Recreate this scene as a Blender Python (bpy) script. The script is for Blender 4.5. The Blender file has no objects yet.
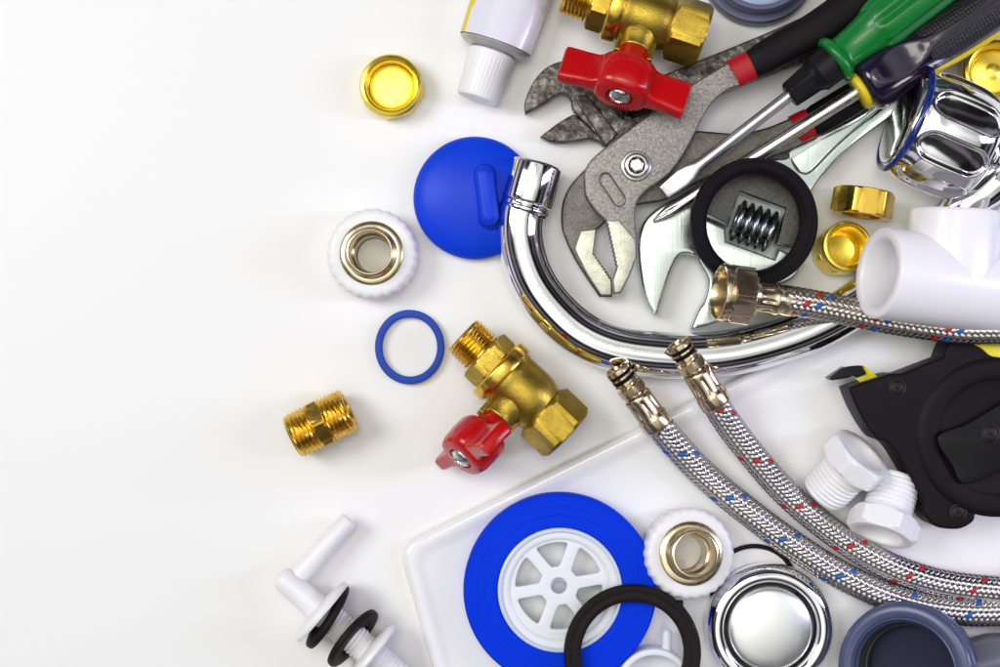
import bpy, bmesh, math, random
from mathutils import Vector, Matrix, noise
random.seed(7)
S = 0.00045            # metres per unit: one unit is about half a millimetre
H = 1500.0             # camera height above the table, in units
PI = math.pi
scn = bpy.context.scene
COL = scn.collection

def W(px, py, z=0.0):
    k = (H - z) / H
    return Vector(((px - 500) * k, (333.5 - py) * k, z))

# ------------------------------------------------------------------ materials
def mat(name, color, metal=0.0, rough=0.5, bump=0.0, bscale=4.0, var=0.0, vscale=40.0, color2=None,
        coat=0.0, rvar=0.0, spec=0.5, sss=0.0, detail=4.0, bdist=0.6, ior=None, scratch=0.0):
    m = bpy.data.materials.new(name); m.use_nodes = True
    nt = m.node_tree; N = nt.nodes; L = nt.links
    b = N['Principled BSDF']
    b.inputs['Metallic'].default_value = metal
    b.inputs['Roughness'].default_value = rough
    b.inputs['Specular IOR Level'].default_value = spec
    b.inputs['Coat Weight'].default_value = coat
    b.inputs['Coat Roughness'].default_value = 0.08
    if sss:
        b.inputs['Subsurface Weight'].default_value = sss
        b.inputs['Subsurface Scale'].default_value = 8 * S
        b.inputs['Subsurface Radius'].default_value = (1, 1, 1)
    tc = N.new('ShaderNodeTexCoord')
    c1 = (*color, 1); c2 = (*(color2 or [c * (1 - 0.5) for c in color]), 1)
    nz = N.new('ShaderNodeTexNoise'); nz.inputs['Scale'].default_value = 1 / (vscale * S)
    nz.inputs['Detail'].default_value = detail; nz.inputs['Roughness'].default_value = 0.62
    L.new(tc.outputs['Object'], nz.inputs['Vector'])
    rp = N.new('ShaderNodeMapRange'); rp.inputs['From Min'].default_value = 0.35; rp.inputs['From Max'].default_value = 0.7
    rp.inputs['To Max'].default_value = max(var, 0.0001)
    L.new(nz.outputs['Fac'], rp.inputs['Value'])
    mx = N.new('ShaderNodeMix'); mx.data_type = 'RGBA'
    mx.inputs['A'].default_value = c1; mx.inputs['B'].default_value = c2
    L.new(rp.outputs['Result'], mx.inputs['Factor']); L.new(mx.outputs['Result'], b.inputs['Base Color'])
    if rvar:
        r2 = N.new('ShaderNodeMapRange'); r2.inputs['From Min'].default_value = 0.35; r2.inputs['From Max'].default_value = 0.65
        r2.inputs['To Min'].default_value = rough; r2.inputs['To Max'].default_value = rough + rvar
        L.new(nz.outputs['Fac'], r2.inputs['Value']); L.new(r2.outputs['Result'], b.inputs['Roughness'])
    last = None
    if bump:
        n2 = N.new('ShaderNodeTexNoise'); n2.inputs['Scale'].default_value = 1 / (bscale * S); n2.inputs['Detail'].default_value = 3
        L.new(tc.outputs['Object'], n2.inputs['Vector'])
        bp = N.new('ShaderNodeBump'); bp.inputs['Strength'].default_value = bump; bp.inputs['Distance'].default_value = bdist * S
        L.new(n2.outputs['Fac'], bp.inputs['Height']); last = bp
        L.new(bp.outputs['Normal'], b.inputs['Normal'])
    if scratch:
        mp = N.new('ShaderNodeMapping'); mp.inputs['Rotation'].default_value = (0, 0, 0.7)
        mp.inputs['Scale'].default_value = (1 / (2 * S), 1 / (60 * S), 1 / (2 * S))
        n3 = N.new('ShaderNodeTexNoise'); n3.inputs['Scale'].default_value = 1; n3.inputs['Detail'].default_value = 2
        L.new(tc.outputs['Object'], mp.inputs['Vector']); L.new(mp.outputs['Vector'], n3.inputs['Vector'])
        bp = N.new('ShaderNodeBump'); bp.inputs['Strength'].default_value = scratch; bp.inputs['Distance'].default_value = 0.3 * S
        L.new(n3.outputs['Fac'], bp.inputs['Height'])
        if last: L.new(last.outputs['Normal'], bp.inputs['Normal'])
        L.new(bp.outputs['Normal'], b.inputs['Normal'])
    return m

def dotmat(name, color, rough, scale, strength):
    m = mat(name, color, rough=rough)
    nt = m.node_tree; N = nt.nodes; L = nt.links; b = N['Principled BSDF']
    tc = N.new('ShaderNodeTexCoord'); v = N.new('ShaderNodeTexVoronoi'); v.inputs['Scale'].default_value = 1 / (scale * S)
    v.inputs['Randomness'].default_value = 0.25
    L.new(tc.outputs['Object'], v.inputs['Vector'])
    bp = N.new('ShaderNodeBump'); bp.inputs['Strength'].default_value = strength; bp.inputs['Distance'].default_value = 1.2 * S
    L.new(v.outputs['Distance'], bp.inputs['Height']); L.new(bp.outputs['Normal'], b.inputs['Normal'])
    return m

M = {}
M['table'] = mat('white_table_top', (0.86, 0.86, 0.85), rough=0.42, var=0.15, vscale=300, color2=(0.84, 0.84, 0.83), bump=0.03, bscale=12, spec=0.35)
M['tray'] = mat('white_glazed_ceramic', (0.84, 0.84, 0.85), rough=0.16, var=0.2, vscale=260, color2=(0.82, 0.82, 0.83), bump=0.05, bscale=60, coat=0.3)
M['chrome'] = mat('chrome', (0.86, 0.86, 0.87), metal=1, rough=0.05, rvar=0.06, vscale=14, bump=0.02, bscale=22, scratch=0.02)
M['satin'] = mat('satin_chrome', (0.86, 0.87, 0.85), metal=1, rough=0.33, rvar=0.06, vscale=30, bump=0.03, bscale=8)
M['brass_cast'] = mat('cast_brass', (0.50, 0.35, 0.055), metal=1, rough=0.3, rvar=0.15, vscale=20, var=0.6, color2=(0.30, 0.19, 0.025), bump=0.5, bscale=1.5, bdist=0.6)
M['brass'] = mat('machined_brass', (0.83, 0.56, 0.10), metal=1, rough=0.2, rvar=0.12, vscale=14, var=0.5, color2=(0.66, 0.40, 0.05), bump=0.06, bscale=4)
M['brass_bright'] = mat('bright_yellow_brass', (0.95, 0.74, 0.12), metal=1, rough=0.26, rvar=0.1, vscale=16, var=0.4, color2=(0.86, 0.60, 0.07), bump=0.06, bscale=5)
M['brass_dull'] = mat('dull_nickel_brass', (0.68, 0.56, 0.38), metal=1, rough=0.17, rvar=0.12, vscale=15, var=0.4, color2=(0.54, 0.40, 0.22), bump=0.05, bscale=4)
M['brass_pale'] = mat('pale_nickel_brass', (0.80, 0.70, 0.46), metal=1, rough=0.2, rvar=0.1, vscale=12, var=0.4, color2=(0.62, 0.50, 0.28), bump=0.05, bscale=3)
M['red'] = mat('red_enamel', (0.48, 0.002, 0.004), rough=0.25, spec=0.4, bump=0.1, bscale=14, coat=0.12, var=0.2, color2=(0.40, 0.002, 0.004), bdist=1.2)
M['red_band'] = mat('red_vinyl', (0.42, 0.004, 0.012), spec=0.3, rough=0.4, var=0.3, bump=0.08, bscale=4)
M['blue'] = mat('blue_rubber', (0.0, 0.044, 0.66), rough=0.42, bump=0.05, bscale=10, var=0.15, vscale=60, color2=(0.0, 0.035, 0.56), spec=0.25)
M['blue_tape'] = mat('blue_tape', (0.0, 0.038, 0.70), rough=0.55, var=0.15, color2=(0.0, 0.03, 0.6), vscale=50, spec=0.07)
M['blue_ring'] = mat('blue_gasket', (0.0, 0.05, 0.42), spec=0.3, rough=0.45, bump=0.1, bscale=5, var=0.3)
M['black'] = mat('black_rubber', (0.006, 0.005, 0.007), rough=0.6, bump=0.1, bscale=3, var=0.4, color2=(0.01, 0.008, 0.01), spec=0.1)
M['rubber_brown'] = mat('dark_rubber_washer', (0.012, 0.008, 0.008), rough=0.55, bump=0.15, bscale=4, var=0.4, color2=(0.018, 0.011, 0.01), spec=0.14)
M['grip'] = mat('black_vinyl_grip', (0.006, 0.005, 0.006), rough=0.5, bump=0.12, bscale=3, var=0.4, color2=(0.010, 0.008, 0.01), spec=0.12)
M['cast'] = mat('bead_blasted_steel', (0.34, 0.32, 0.295), metal=1, rough=0.42, bump=0.8, bscale=1.3, bdist=0.8, var=1.0, vscale=2.6, detail=2.0, color2=(0.21, 0.195, 0.18), rvar=0.1)
M['castdark'] = mat('oiled_dark_steel', (0.15, 0.14, 0.13), metal=1, rough=0.4, bump=0.7, bscale=1.6, bdist=0.9, var=0.8, vscale=6, color2=(0.09, 0.08, 0.075))
M['ground'] = mat('ground_jaw_steel', (0.52, 0.53, 0.45), metal=1, rough=0.42, bump=0.4, bscale=2, var=0.8, vscale=9, color2=(0.34, 0.34, 0.28), scratch=0.4)
M['rust'] = mat('worn_rusty_steel', (0.20, 0.19, 0.178), metal=0.95, rough=0.34, bump=0.9, bscale=5, bdist=1.2, var=1.0, vscale=10, color2=(0.028, 0.017, 0.011), detail=8, rvar=0.25)
M['rustdark'] = mat('dark_oxidised_steel', (0.06, 0.05, 0.045), metal=0.7, rough=0.5, bump=0.4, bscale=4, var=0.7, vscale=16, color2=(0.03, 0.025, 0.02))
M['steel'] = mat('bright_steel', (0.66, 0.65, 0.64), metal=1, rough=0.18, rvar=0.12, vscale=10, bump=0.04, bscale=4, scratch=0.3)
M['blade'] = mat('ground_blade_steel', (0.68, 0.70, 0.76), metal=1, rough=0.32, bump=0.15, bscale=4, var=0.5, vscale=8, color2=(0.5, 0.46, 0.44), scratch=0.4)
M['wrench_pol'] = mat('polished_wrench_steel', (0.56, 0.62, 0.59), metal=1, rough=0.22, rvar=0.12, vscale=20, bump=0.12, bscale=9, var=0.6, color2=(0.46, 0.53, 0.50), scratch=0.3)
M['wrench_cast'] = mat('satin_wrench_steel', (0.11, 0.11, 0.10), metal=1, rough=0.45, bump=0.8, bscale=1.3, bdist=0.8, var=0.7, vscale=3, color2=(0.05, 0.05, 0.045))
M['worm'] = mat('blued_worm_steel', (0.30, 0.32, 0.35), metal=1, rough=0.14, bump=0.06, bscale=5, rvar=0.1, vscale=6)
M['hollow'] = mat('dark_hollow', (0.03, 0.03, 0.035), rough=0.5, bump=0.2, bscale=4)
M['green'] = mat('green_plastic', (0.0, 0.17, 0.022), rough=0.33, bump=0.08, bscale=8, var=0.25, color2=(0.0, 0.15, 0.02), coat=0.15)
M['ferrule'] = mat('black_plastic', (0.007, 0.007, 0.008), spec=0.2, rough=0.4, bump=0.08, bscale=4, var=0.3)
M['purple'] = mat('glossy_dark_plastic', (0.009, 0.005, 0.022), rough=0.16, bump=0.06, bscale=22, bdist=1.5, coat=0.4)
M['pad'] = dotmat('dimpled_grip_rubber', (0.006, 0.005, 0.007), 0.55, 3.4, 0.9)
M['yellow'] = mat('yellow_plastic', (0.75, 0.58, 0.01), rough=0.4, bump=0.05, bscale=6, var=0.2, color2=(0.6, 0.45, 0.01))
M['tube'] = mat('white_lacquered_tube', (0.76, 0.75, 0.84), rough=0.2, coat=0.4, bump=0.12, bscale=30, bdist=2)
M['shoulder'] = mat('dull_aluminium', (0.60, 0.58, 0.58), metal=0.6, rough=0.4, bump=0.3, bscale=8, var=0.4, vscale=15)
M['white'] = mat('white_plastic', (0.84, 0.84, 0.85), rough=0.35, sss=0.2, bump=0.04, bscale=8)
M['white_ptfe'] = mat('white_nylon', (0.85, 0.85, 0.86), rough=0.42, sss=0.25, bump=0.06, bscale=5)
M['pvc'] = mat('white_pipe_plastic', (0.85, 0.84, 0.86), rough=0.3, sss=0.15, bump=0.04, bscale=20)
M['core'] = mat('milky_core_plastic', (0.62, 0.70, 0.86), rough=0.3, sss=0.3)
M['wheel'] = mat('pale_wheel_plastic', (0.80, 0.83, 0.88), rough=0.33, sss=0.2, bump=0.03, bscale=9)
M['trap'] = mat('slate_blue_plastic', (0.06, 0.078, 0.165), rough=0.32, bump=0.06, bscale=10, var=0.2, coat=0.1)
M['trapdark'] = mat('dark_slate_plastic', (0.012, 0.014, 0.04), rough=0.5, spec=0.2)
M['trapgrey'] = mat('grey_plastic', (0.13, 0.13, 0.16), rough=0.28, bump=0.05, bscale=10, coat=0.2)
M['capgrey'] = mat('violet_grey_plastic', (0.115, 0.115, 0.19), rough=0.35, bump=0.04, bscale=10)
M['capblue'] = mat('pale_blue_membrane', (0.30, 0.38, 0.52), rough=0.3)
M['tape_case'] = mat('black_case_plastic', (0.007, 0.005, 0.007), rough=0.5, bump=0.14, bscale=2.0, var=0.3, spec=0.14)
M['tape_clip'] = mat('black_clip_steel', (0.004, 0.004, 0.005), spec=0.2, rough=0.3, bump=0.04, bscale=8)
M['tape_screw'] = mat('brown_black_screw', (0.008, 0.005, 0.005), metal=0, rough=0.5, spec=0.3)
M['blade_yellow'] = mat('yellow_blade', (0.78, 0.68, 0.01), rough=0.35)
M['index_blue'] = mat('translucent_blue_ring', (0.002, 0.02, 0.16), rough=0.12, coat=0.5)
M['wire'] = mat('stainless_braid_wire', (0.66, 0.63, 0.62), metal=1, rough=0.18, rvar=0.15, vscale=5)
M['wire_warm'] = mat('bronzed_braid_wire', (0.60, 0.55, 0.49), metal=1, rough=0.2, rvar=0.18, vscale=5)
M['tracer_blue'] = mat('blue_tracer_thread', (0.005, 0.10, 0.42), rough=0.4)
M['tracer_red'] = mat('red_tracer_thread', (0.45, 0.012, 0.015), rough=0.4)
M['inner_hose'] = mat('dark_inner_hose', (0.03, 0.028, 0.03), rough=0.6)

# ------------------------------------------------------------------ mesh building
class MB:
    def __init__(s): s.v = []; s.f = []; s.m = []
    def add(s, v, f, T=None, mi=0):
        o = len(s.v)
        s.v += [(T @ Vector(p)) if T is not None else Vector(p) for p in v]
        s.f += [tuple(i + o for i in q) for q in f]; s.m += [mi] * len(f); return s
    def lathe(s, prof, n=72, T=None, mi=0, a0=0.0, closed=False):
        v = []; rings = []
        for r, z in prof:
            if not callable(r) and abs(r) < 1e-6:
                rings.append([len(v)]); v.append((0, 0, z)); continue
            ring = []
            for i in range(n):
                a = a0 + 2 * PI * i / n
                rr = r(a) if callable(r) else r
                zz = z(a) if callable(z) else z
                ring.append(len(v)); v.append((rr * math.cos(a), rr * math.sin(a), zz))
            rings.append(ring)
        f = []
        pr = list(zip(rings, rings[1:]))
        if closed: pr.append((rings[-1], rings[0]))
        for A, B in pr:
            if len(A) == 1 and len(B) == 1: continue
            for i in range(n):
                j = (i + 1) % n
                if len(A) == 1: f.append((A[0], B[i], B[j]))
                elif len(B) == 1: f.append((A[i], A[j], B[0]))
                else: f.append((A[i], A[j], B[j], B[i]))
        return s.add(v, f, T, mi)
    def loft(s, loops, T=None, cap0=True, cap1=True, mi=0):
        n = len(loops[0]); v = [p for l in loops for p in l]; f = []
        for k in range(len(loops) - 1):
            for i in range(n):
                j = (i + 1) % n
                f.append((k * n + i, k * n + j, (k + 1) * n + j, (k + 1) * n + i))
        if cap0: f.append(tuple(range(n))[::-1])
        if cap1: f.append(tuple(range((len(loops) - 1) * n, len(loops) * n)))
        return s.add(v, f, T, mi)
    def tube(s, pts, rad, n=28, flat=1.0, T=None, mi=0, up=(0, 0, 1), super_=2.0, cap=True):
        fr = frames(pts, up); loops = []
        L = len(pts)
        for i, (p, t, nn, b) in enumerate(fr):
            r = rad(i / (L - 1)) if callable(rad) else (rad[i] if isinstance(rad, (list, tuple)) else rad)
            if isinstance(r, tuple): rx, rz = r
            else: rx, rz = r, r * flat
            lp = []
            for k in range(n):
                a = 2 * PI * k / n; c, q = math.cos(a), math.sin(a)
                cx = math.copysign(abs(c) ** (2 / super_), c); qx = math.copysign(abs(q) ** (2 / super_), q)
                lp.append(p + nn * rx * cx + b * rz * qx)
            loops.append(lp)
        return s.loft(loops, T, cap, cap, mi)
    def box(s, c, d, T=None, mi=0):
        x, y, z = c; a, b, h = (q / 2 for q in d)
        v = [(x + i * a, y + j * b, z + k * h) for k in (-1, 1) for j in (-1, 1) for i in (-1, 1)]
        return s.add(v, [(0, 2, 3, 1), (4, 5, 7, 6), (0, 1, 5, 4), (2, 6, 7, 3), (0, 4, 6, 2), (1, 3, 7, 5)], T, mi)
    def build(s, name, m, parent=None, ang=32, bevel=0, seg=2, sub=0, recalc=True):
        me = bpy.data.meshes.new(name)
        me.from_pydata([tuple(p * S) for p in s.v], [], s.f)
        for mm in (m if isinstance(m, list) else [m]): me.materials.append(M[mm])
        for p, i in zip(me.polygons, s.m): p.material_index = i
        if recalc:
            bm = bmesh.new(); bm.from_mesh(me); bmesh.ops.recalc_face_normals(bm, faces=bm.faces); bm.to_mesh(me); bm.free()
        return finish(name, me, parent, ang, bevel, seg, sub)

def finish(name, me, parent, ang=32, bevel=0, seg=2, sub=0):
    for p in me.polygons: p.use_smooth = True
    if ang < 180: me.set_sharp_from_angle(angle=math.radians(ang))
    me.update()
    o = bpy.data.objects.new(name, me); COL.objects.link(o)
    if parent: o.parent = parent
    if bevel:
        b = o.modifiers.new('bevel', 'BEVEL'); b.width = bevel * S; b.segments = seg; b.limit_method = 'ANGLE'
        b.angle_limit = math.radians(ang); b.harden_normals = True; b.use_clamp_overlap = True
    if sub:
        q = o.modifiers.new('sub', 'SUBSURF'); q.levels = sub; q.render_levels = sub
    return o

def frames(pts, up=(0, 0, 1)):
    pts = [Vector(p) for p in pts]; up = Vector(up); out = []
    for i, p in enumerate(pts):
        t = (pts[min(i + 1, len(pts) - 1)] - pts[max(i - 1, 0)]).normalized()
        n = up.cross(t)
        if n.length < 1e-4: n = Vector((1, 0, 0)).cross(t)
        n.normalize(); out.append((p, t, n, t.cross(n).normalized()))
    return out

def spline(pts, step=4.0, closed=False):
    """Catmull-Rom through the points, resampled evenly"""
    P = [Vector(p) for p in pts]; n = len(P); dense = []
    rng = range(n if closed else n - 1)
    for i in rng:
        if closed: p0, p1, p2, p3 = P[(i - 1) % n], P[i], P[(i + 1) % n], P[(i + 2) % n]
        else:
            p1, p2 = P[i], P[i + 1]
            p0 = P[i - 1] if i > 0 else p1 * 2 - p2
            p3 = P[i + 2] if i + 2 < n else p2 * 2 - p1
        for k in range(24):
            t = k / 24
            dense.append(0.5 * ((2 * p1) + (p2 - p0) * t + (2 * p0 - 5 * p1 + 4 * p2 - p3) * t * t + (3 * p1 - p0 - 3 * p2 + p3) * t ** 3))
    dense.append(P[0] if closed else P[-1])
    out = [dense[0]]; acc = 0; tot = sum((b - a).length for a, b in zip(dense, dense[1:]))
    m = max(3, round(tot / step)); st = tot / m; nxt = st
    for a, b in zip(dense, dense[1:]):
        d = (b - a).length
        while acc + d >= nxt - 1e-6 and len(out) < m + 1:
            out.append(a.lerp(b, (nxt - acc) / d if d else 0)); nxt += st
        acc += d
    if closed: out = out[:m]
    return out

def outline(spec):
    """closed 2D outline: items (x, y) smooth points; (x, y, 1) sharp corners"""
    n = len(spec); out = []
    corner = [len(p) > 2 for p in spec]
    P = [Vector((p[0], p[1])) for p in spec]
    for i in range(n):
        j = (i + 1) % n
        p1, p2 = P[i], P[j]
        if corner[i] and corner[j]: out.append(p1); continue
        p0 = p1 * 2 - p2 if corner[i] else P[i - 1]
        p3 = p2 * 2 - p1 if corner[j] else P[(j + 1) % n]
        for k in range(6):
            t = k / 6
            out.append(0.5 * ((2 * p1) + (p2 - p0) * t + (2 * p0 - 5 * p1 + 4 * p2 - p3) * t * t + (3 * p1 - p0 - 3 * p2 + p3) * t ** 3))
    return out

def teeth(a, b, n, amp):
    a = Vector(a); b = Vector(b); d = b - a; nn = Vector((-d.y, d.x)).normalized(); out = []
    for i in range(n):
        out.append(tuple(a + d * (i / n)) + (1,)); out.append(tuple(a + d * ((i + .5) / n) + nn * amp) + (1,))
    return out

def capsule(c, ang, hl, r, n=8):
    ca, sa = math.cos(ang), math.sin(ang); out = []
    for s_, e in ((1, -PI / 2), (-1, PI / 2)):
        for k in range(n + 1):
            a = e + PI * k / n; x = s_ * hl + r * math.cos(a); y = r * math.sin(a)
            out.append((c[0] + x * ca - y * sa, c[1] + x * sa + y * ca, 1))
    return out

def plate(name, loops, z0, z1, m, parent, bevel=1.5, ang=40, slope=None, base=None, res=2):
    """flat part from traced outlines (photo coordinates at the height of its top face)"""
    cu = bpy.data.curves.new('tmp', 'CURVE'); cu.dimensions = '2D'; cu.fill_mode = 'BOTH'
    base = base if base is not None else parent.matrix_world.translation / S
    for lp in loops:
        pts = outline(lp)
        sp = cu.splines.new('POLY'); sp.points.add(len(pts) - 1); sp.use_cyclic_u = True
        for q, p in zip(sp.points, pts):
            zz = z1 + (slope(p.x, p.y) if slope else 0)
            w = W(p.x, p.y, zz); q.co = ((w.x - base.x) * S, (w.y - base.y) * S, 0, 1)
    cu.extrude = max(((z1 - z0) / 2 - bevel), 0.01) * S; cu.bevel_depth = bevel * S; cu.offset = -bevel * S; cu.bevel_resolution = res
    o = bpy.data.objects.new('tmp', cu); COL.objects.link(o)
    dg = bpy.context.evaluated_depsgraph_get()
    me = bpy.data.meshes.new_from_object(o.evaluated_get(dg))
    bpy.data.objects.remove(o); bpy.data.curves.remove(cu)
    zc = (z0 + z1) / 2 - base.z
    for v in me.vertices:
        z = zc
        if slope:
            x, y = v.co.x / S + base.x, v.co.y / S + base.y
            z += slope(x + 500, 333.5 - y)
        v.co.z += z * S
    me.materials.clear(); me.materials.append(M[m]); me.name = name
    bm = bmesh.new(); bm.from_mesh(me); bmesh.ops.remove_doubles(bm, verts=bm.verts, dist=0.02 * S)
    bmesh.ops.recalc_face_normals(bm, faces=bm.faces); bm.to_mesh(me); bm.free()
    return finish(name, me, parent, ang)

# ------------------------------------------------------------------ things
def thing(name, label, cat, T, group=None):
    o = bpy.data.objects.new(name, None); COL.objects.link(o)
    T = T.copy(); T.translation = T.translation * S
    o.matrix_world = T; o.empty_display_size = 0.01
    o['label'] = label; o['category'] = cat
    if group: o['group'] = group
    return o
def tag(o, label, cat, group=None):
    o['label'] = label; o['category'] = cat
    if group: o['group'] = group
def at(px, py, z=0): return Matrix.Translation(W(px, py, z))
def setbase(o, px, py, z=0):
    """gives a single-mesh thing its origin where it stands"""
    w = W(px, py, z) * S
    o.data.transform(Matrix.Translation(-w)); o.location = w
    return o
def frame(px, py, z, dx, dy, elev=0.0, spin=0.0):
    """local z points along the picture direction (dx, dy), raised by elev degrees; local x towards the camera"""
    d = Vector((dx, -dy, 0)).normalized(); e = math.radians(elev)
    zz = (d * math.cos(e) + Vector((0, 0, 1)) * math.sin(e)).normalized()
    xx = (Vector((0, 0, 1)) - zz * zz.z)
    if xx.length < 1e-4: xx = Vector((1, 0, 0))
    xx.normalize(); yy = zz.cross(xx)
    Mx = Matrix((xx, yy, zz)).transposed().to_4x4()
    return Matrix.Translation(W(px, py, z)) @ Mx @ Matrix.Rotation(math.radians(spin), 4, 'Z')
def tilt(px, py, z, nx=0, ny=0, spin=0):
    """local z nearly up, leaning towards picture direction (nx, ny)"""
    zz = Vector((nx, -ny, 1)).normalized(); xx = Vector((1, 0, 0)); xx = (xx - zz * xx.dot(zz)).normalized(); yy = zz.cross(xx)
    return Matrix.Translation(W(px, py, z)) @ Matrix((xx, yy, zz)).transposed().to_4x4() @ Matrix.Rotation(math.radians(spin), 4, 'Z')

def hexr(ap, soft=0.985, rot=0.0, sides=6):
    """radius of a hexagon with apothem ap, corners slightly cut"""
    rc = ap / math.cos(PI / sides) * soft; w = 2 * PI / sides
    return lambda a: min(ap / math.cos(((a - rot + w / 2) % w) - w / 2), rc)
def hexprof(ap, z0, z1, ch=2.0, rot=0.0, sides=6):
    f = hexr(ap, rot=rot, sides=sides); g = lambda a: min(f(a), ap * 1.0)
    return [(lambda a: g(a) - 0.3, z0), (lambda a: min(f(a), ap + 0.8), z0 + ch * .3), (f, z0 + ch), (f, z1 - ch), (lambda a: min(f(a), ap + 0.8), z1 - ch * .3), (lambda a: g(a) - 0.3, z1)]
def thread(mb, r, depth, z0, z1, pitch, n=48, T=None, mi=0, inner=None):
    """a helical screw thread as one grid"""
    sub = 6; m = max(4, int((z1 - z0) / pitch * sub)); v = []; f = []
    for j in range(m + 1):
        z = z0 + (z1 - z0) * j / m
        for i in range(n):
            a = 2 * PI * i / n
            ph = ((z - z0) / pitch - i / n) % 1.0
            tri = abs(ph - 0.5) * 2
            e = min(1, (j / m) * 6 + .15, (1 - j / m) * 8 + .2)
            rr = r - depth * (1 - e * (1 - tri) )
            v.append((rr * math.cos(a), rr * math.sin(a), z))
    for j in range(m):
        for i in range(n):
            k = (i + 1) % n; f.append((j * n + i, j * n + k, (j + 1) * n + k, (j + 1) * n + i))
    mb.add(v, f, T, mi)
    return mb
def ringprof(ro, ri, z0, z1, b=1.0):
    """closed profile of a washer with rounded edges"""
    out = []
    for (r, z, a0) in ((ro - b, z0 + b, -90), (ro - b, z1 - b, 0), (ri + b, z1 - b, 90), (ri + b, z0 + b, 180)):
        for k in range(4):
            a = math.radians(a0 + 30 * k); out.append((r + b * math.cos(a), z + b * math.sin(a)))
    return out
def torusprof(R, rx, rz, z, n=16):
    return [(R + rx * math.cos(2 * PI * k / n), z + rz * math.sin(2 * PI * k / n)) for k in range(n)]

# ================================================================== setting
tab = MB(); NX = 40
tab.add([(-1500, -1200, 0), (1500, -1200, 0), (1500, 1200, 0), (-1500, 1200, 0)], [(0, 1, 2, 3)])
tb = tab.build('table_top', 'table'); tb['kind'] = 'structure'

TZ = 9.0
def build_tray():
    c = [W(398, 545)[:2], W(620, 1320)[:2], W(1720, 1000)[:2], W(1310, 94)[:2]]
    c = [Vector(p) for p in c]
    cen = sum(c, Vector((0, 0))) / 4
    def loop(off, z, R):
        n = 4; L = []
        for i in range(n):
            a, b = c[i], c[(i + 1) % n]; d = (b - a).normalized(); nn = Vector((-d.y, d.x))
            if nn.dot(cen - a) < 0: nn = -nn
            L.append((a + nn * off, d))
        P = []
        for i in range(n):
            (p, d), (q, e) = L[i - 1], L[i]
            den = d.x * e.y - d.y * e.x; t = ((q.x - p.x) * e.y - (q.y - p.y) * e.x) / den
            P.append(p + d * t)
        out = []
        for i in range(n):
            a = (P[i - 1] - P[i]).normalized(); b = (P[(i + 1) % n] - P[i]).normalized()
            half = math.acos(max(-1, min(1, a.dot(b)))) / 2; t = R / math.tan(half)
            s0 = P[i] + a * t; s1 = P[i] + b * t
            for k in range(13):
                u = k / 12; q = s0 * (1 - u) ** 2 + P[i] * 2 * u * (1 - u) + s1 * u * u
                out.append(Vector((q.x, q.y, z)))
        return out
    prof = [(1.5, 0.3), (0.3, 2.5), (0.2, 5.5), (1.4, 8.6), (3.6, 10.6), (7, 11.6), (11, 11.6), (15, 10.8), (19, 9.4), (24, TZ), (60, TZ)]
    m = MB(); m.loft([loop(o, z, max(26 - o * .5, 10)) for o, z in prof], cap0=True, cap1=True)
    o = m.build('ceramic_tray', 'tray', ang=60); setbase(o, 700, 560, 0)
    tag(o, 'white glazed tray with a rounded corner and thin raised rim under the blue roll', 'tray')
build_tray()

# ================================================================== brass cap nuts
def cap_nut(px, py, r, T, label, hexa=True, boss=False, name='screw_cap_nut'):
    t = thing(name, label, 'brass cap', T, 'small brass caps and nuts')
    m = MB()
    if hexa: m.lathe([(0, 0)] + hexprof(r * .965, 0.2, 17, 3, sides=8), 96)
    else: m.lathe([(0, 0), (r * .9, 0), (r, 2), (r, 20)], 72)
    m.lathe([(r * .9, 16.6), (r * 1.0, 17.5), (r * 1.0, 21), (r * .95, 23), (r * .86, 24), (r * .82, 23.4), (r * .80, 22), (r * .78, 20), (r * .77, 14), (r * .72, 12)], 72)
    m.build('cup', 'brass_bright', t, ang=28)
    f = MB(); pr = [(r * .74, 10), (r * .70, 11.5), (r * .6, 12)]
    pr += [(r * .3, 12), (r * .22, 12.8), (r * .1, 14), (0, 14.2)] if boss else [(r * .3, 12.2), (0, 12.4)]
    f.lathe(pr, 64); f.build('floor', 'brass_bright', t, ang=50)
    return t
cap_nut(392, 88, 31, tilt(392.5, 89, 0, 0, 0, 12), 'shallow yellow brass cap lying alone left of the glue tube')
cap_nut(992, 74, 31, tilt(990, 74, 6, -.08, 0), 'yellow brass cap with round rim cut by the right edge, beside the dark screwdriver', hexa=False, boss=True)

# cup standing open, lower right of the black washer
t = thing('brass_socket', 'deep yellow brass cup open to the top between rubber washer and white tee', 'brass cap', tilt(836, 252, 0, .08, -.10), 'small brass caps and nuts')
m = MB(); m.lathe([(0, 0)] + hexprof(24, 0.3, 24, 2, sides=8), 96); m.lathe([(22, 24), (24.4, 25), (25, 27), (25, 37), (24, 39.4), (22.5, 40), (20.5, 40), (19.2, 39), (18.6, 37), (18, 15), (15, 11), (8, 9), (0, 8.5)], 72)
m.build('cup', 'brass_bright', t, ang=28)
m = MB(); m.lathe(torusprof(21.6, .8, .8, 40.2, 8), 64, closed=True); m.build('rim_groove', 'brass', t)

# hex nut on its side
t = thing('brass_hex_nut', 'golden brass hex nut lying on its side between tap knob and white tee', 'brass nut', frame(865, 190, 27, -.16, .98, 0, 0), 'small brass caps and nuts')
m = MB(); hp = hexprof(27, 0, 26, 2.2); m.lathe([(19, 13), (19, 1), (20.5, 0)] + hp + [(20.5, 26), (19, 25), (19, 13)], 96)
m.build('nut_body', 'brass', t, ang=24)

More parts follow.
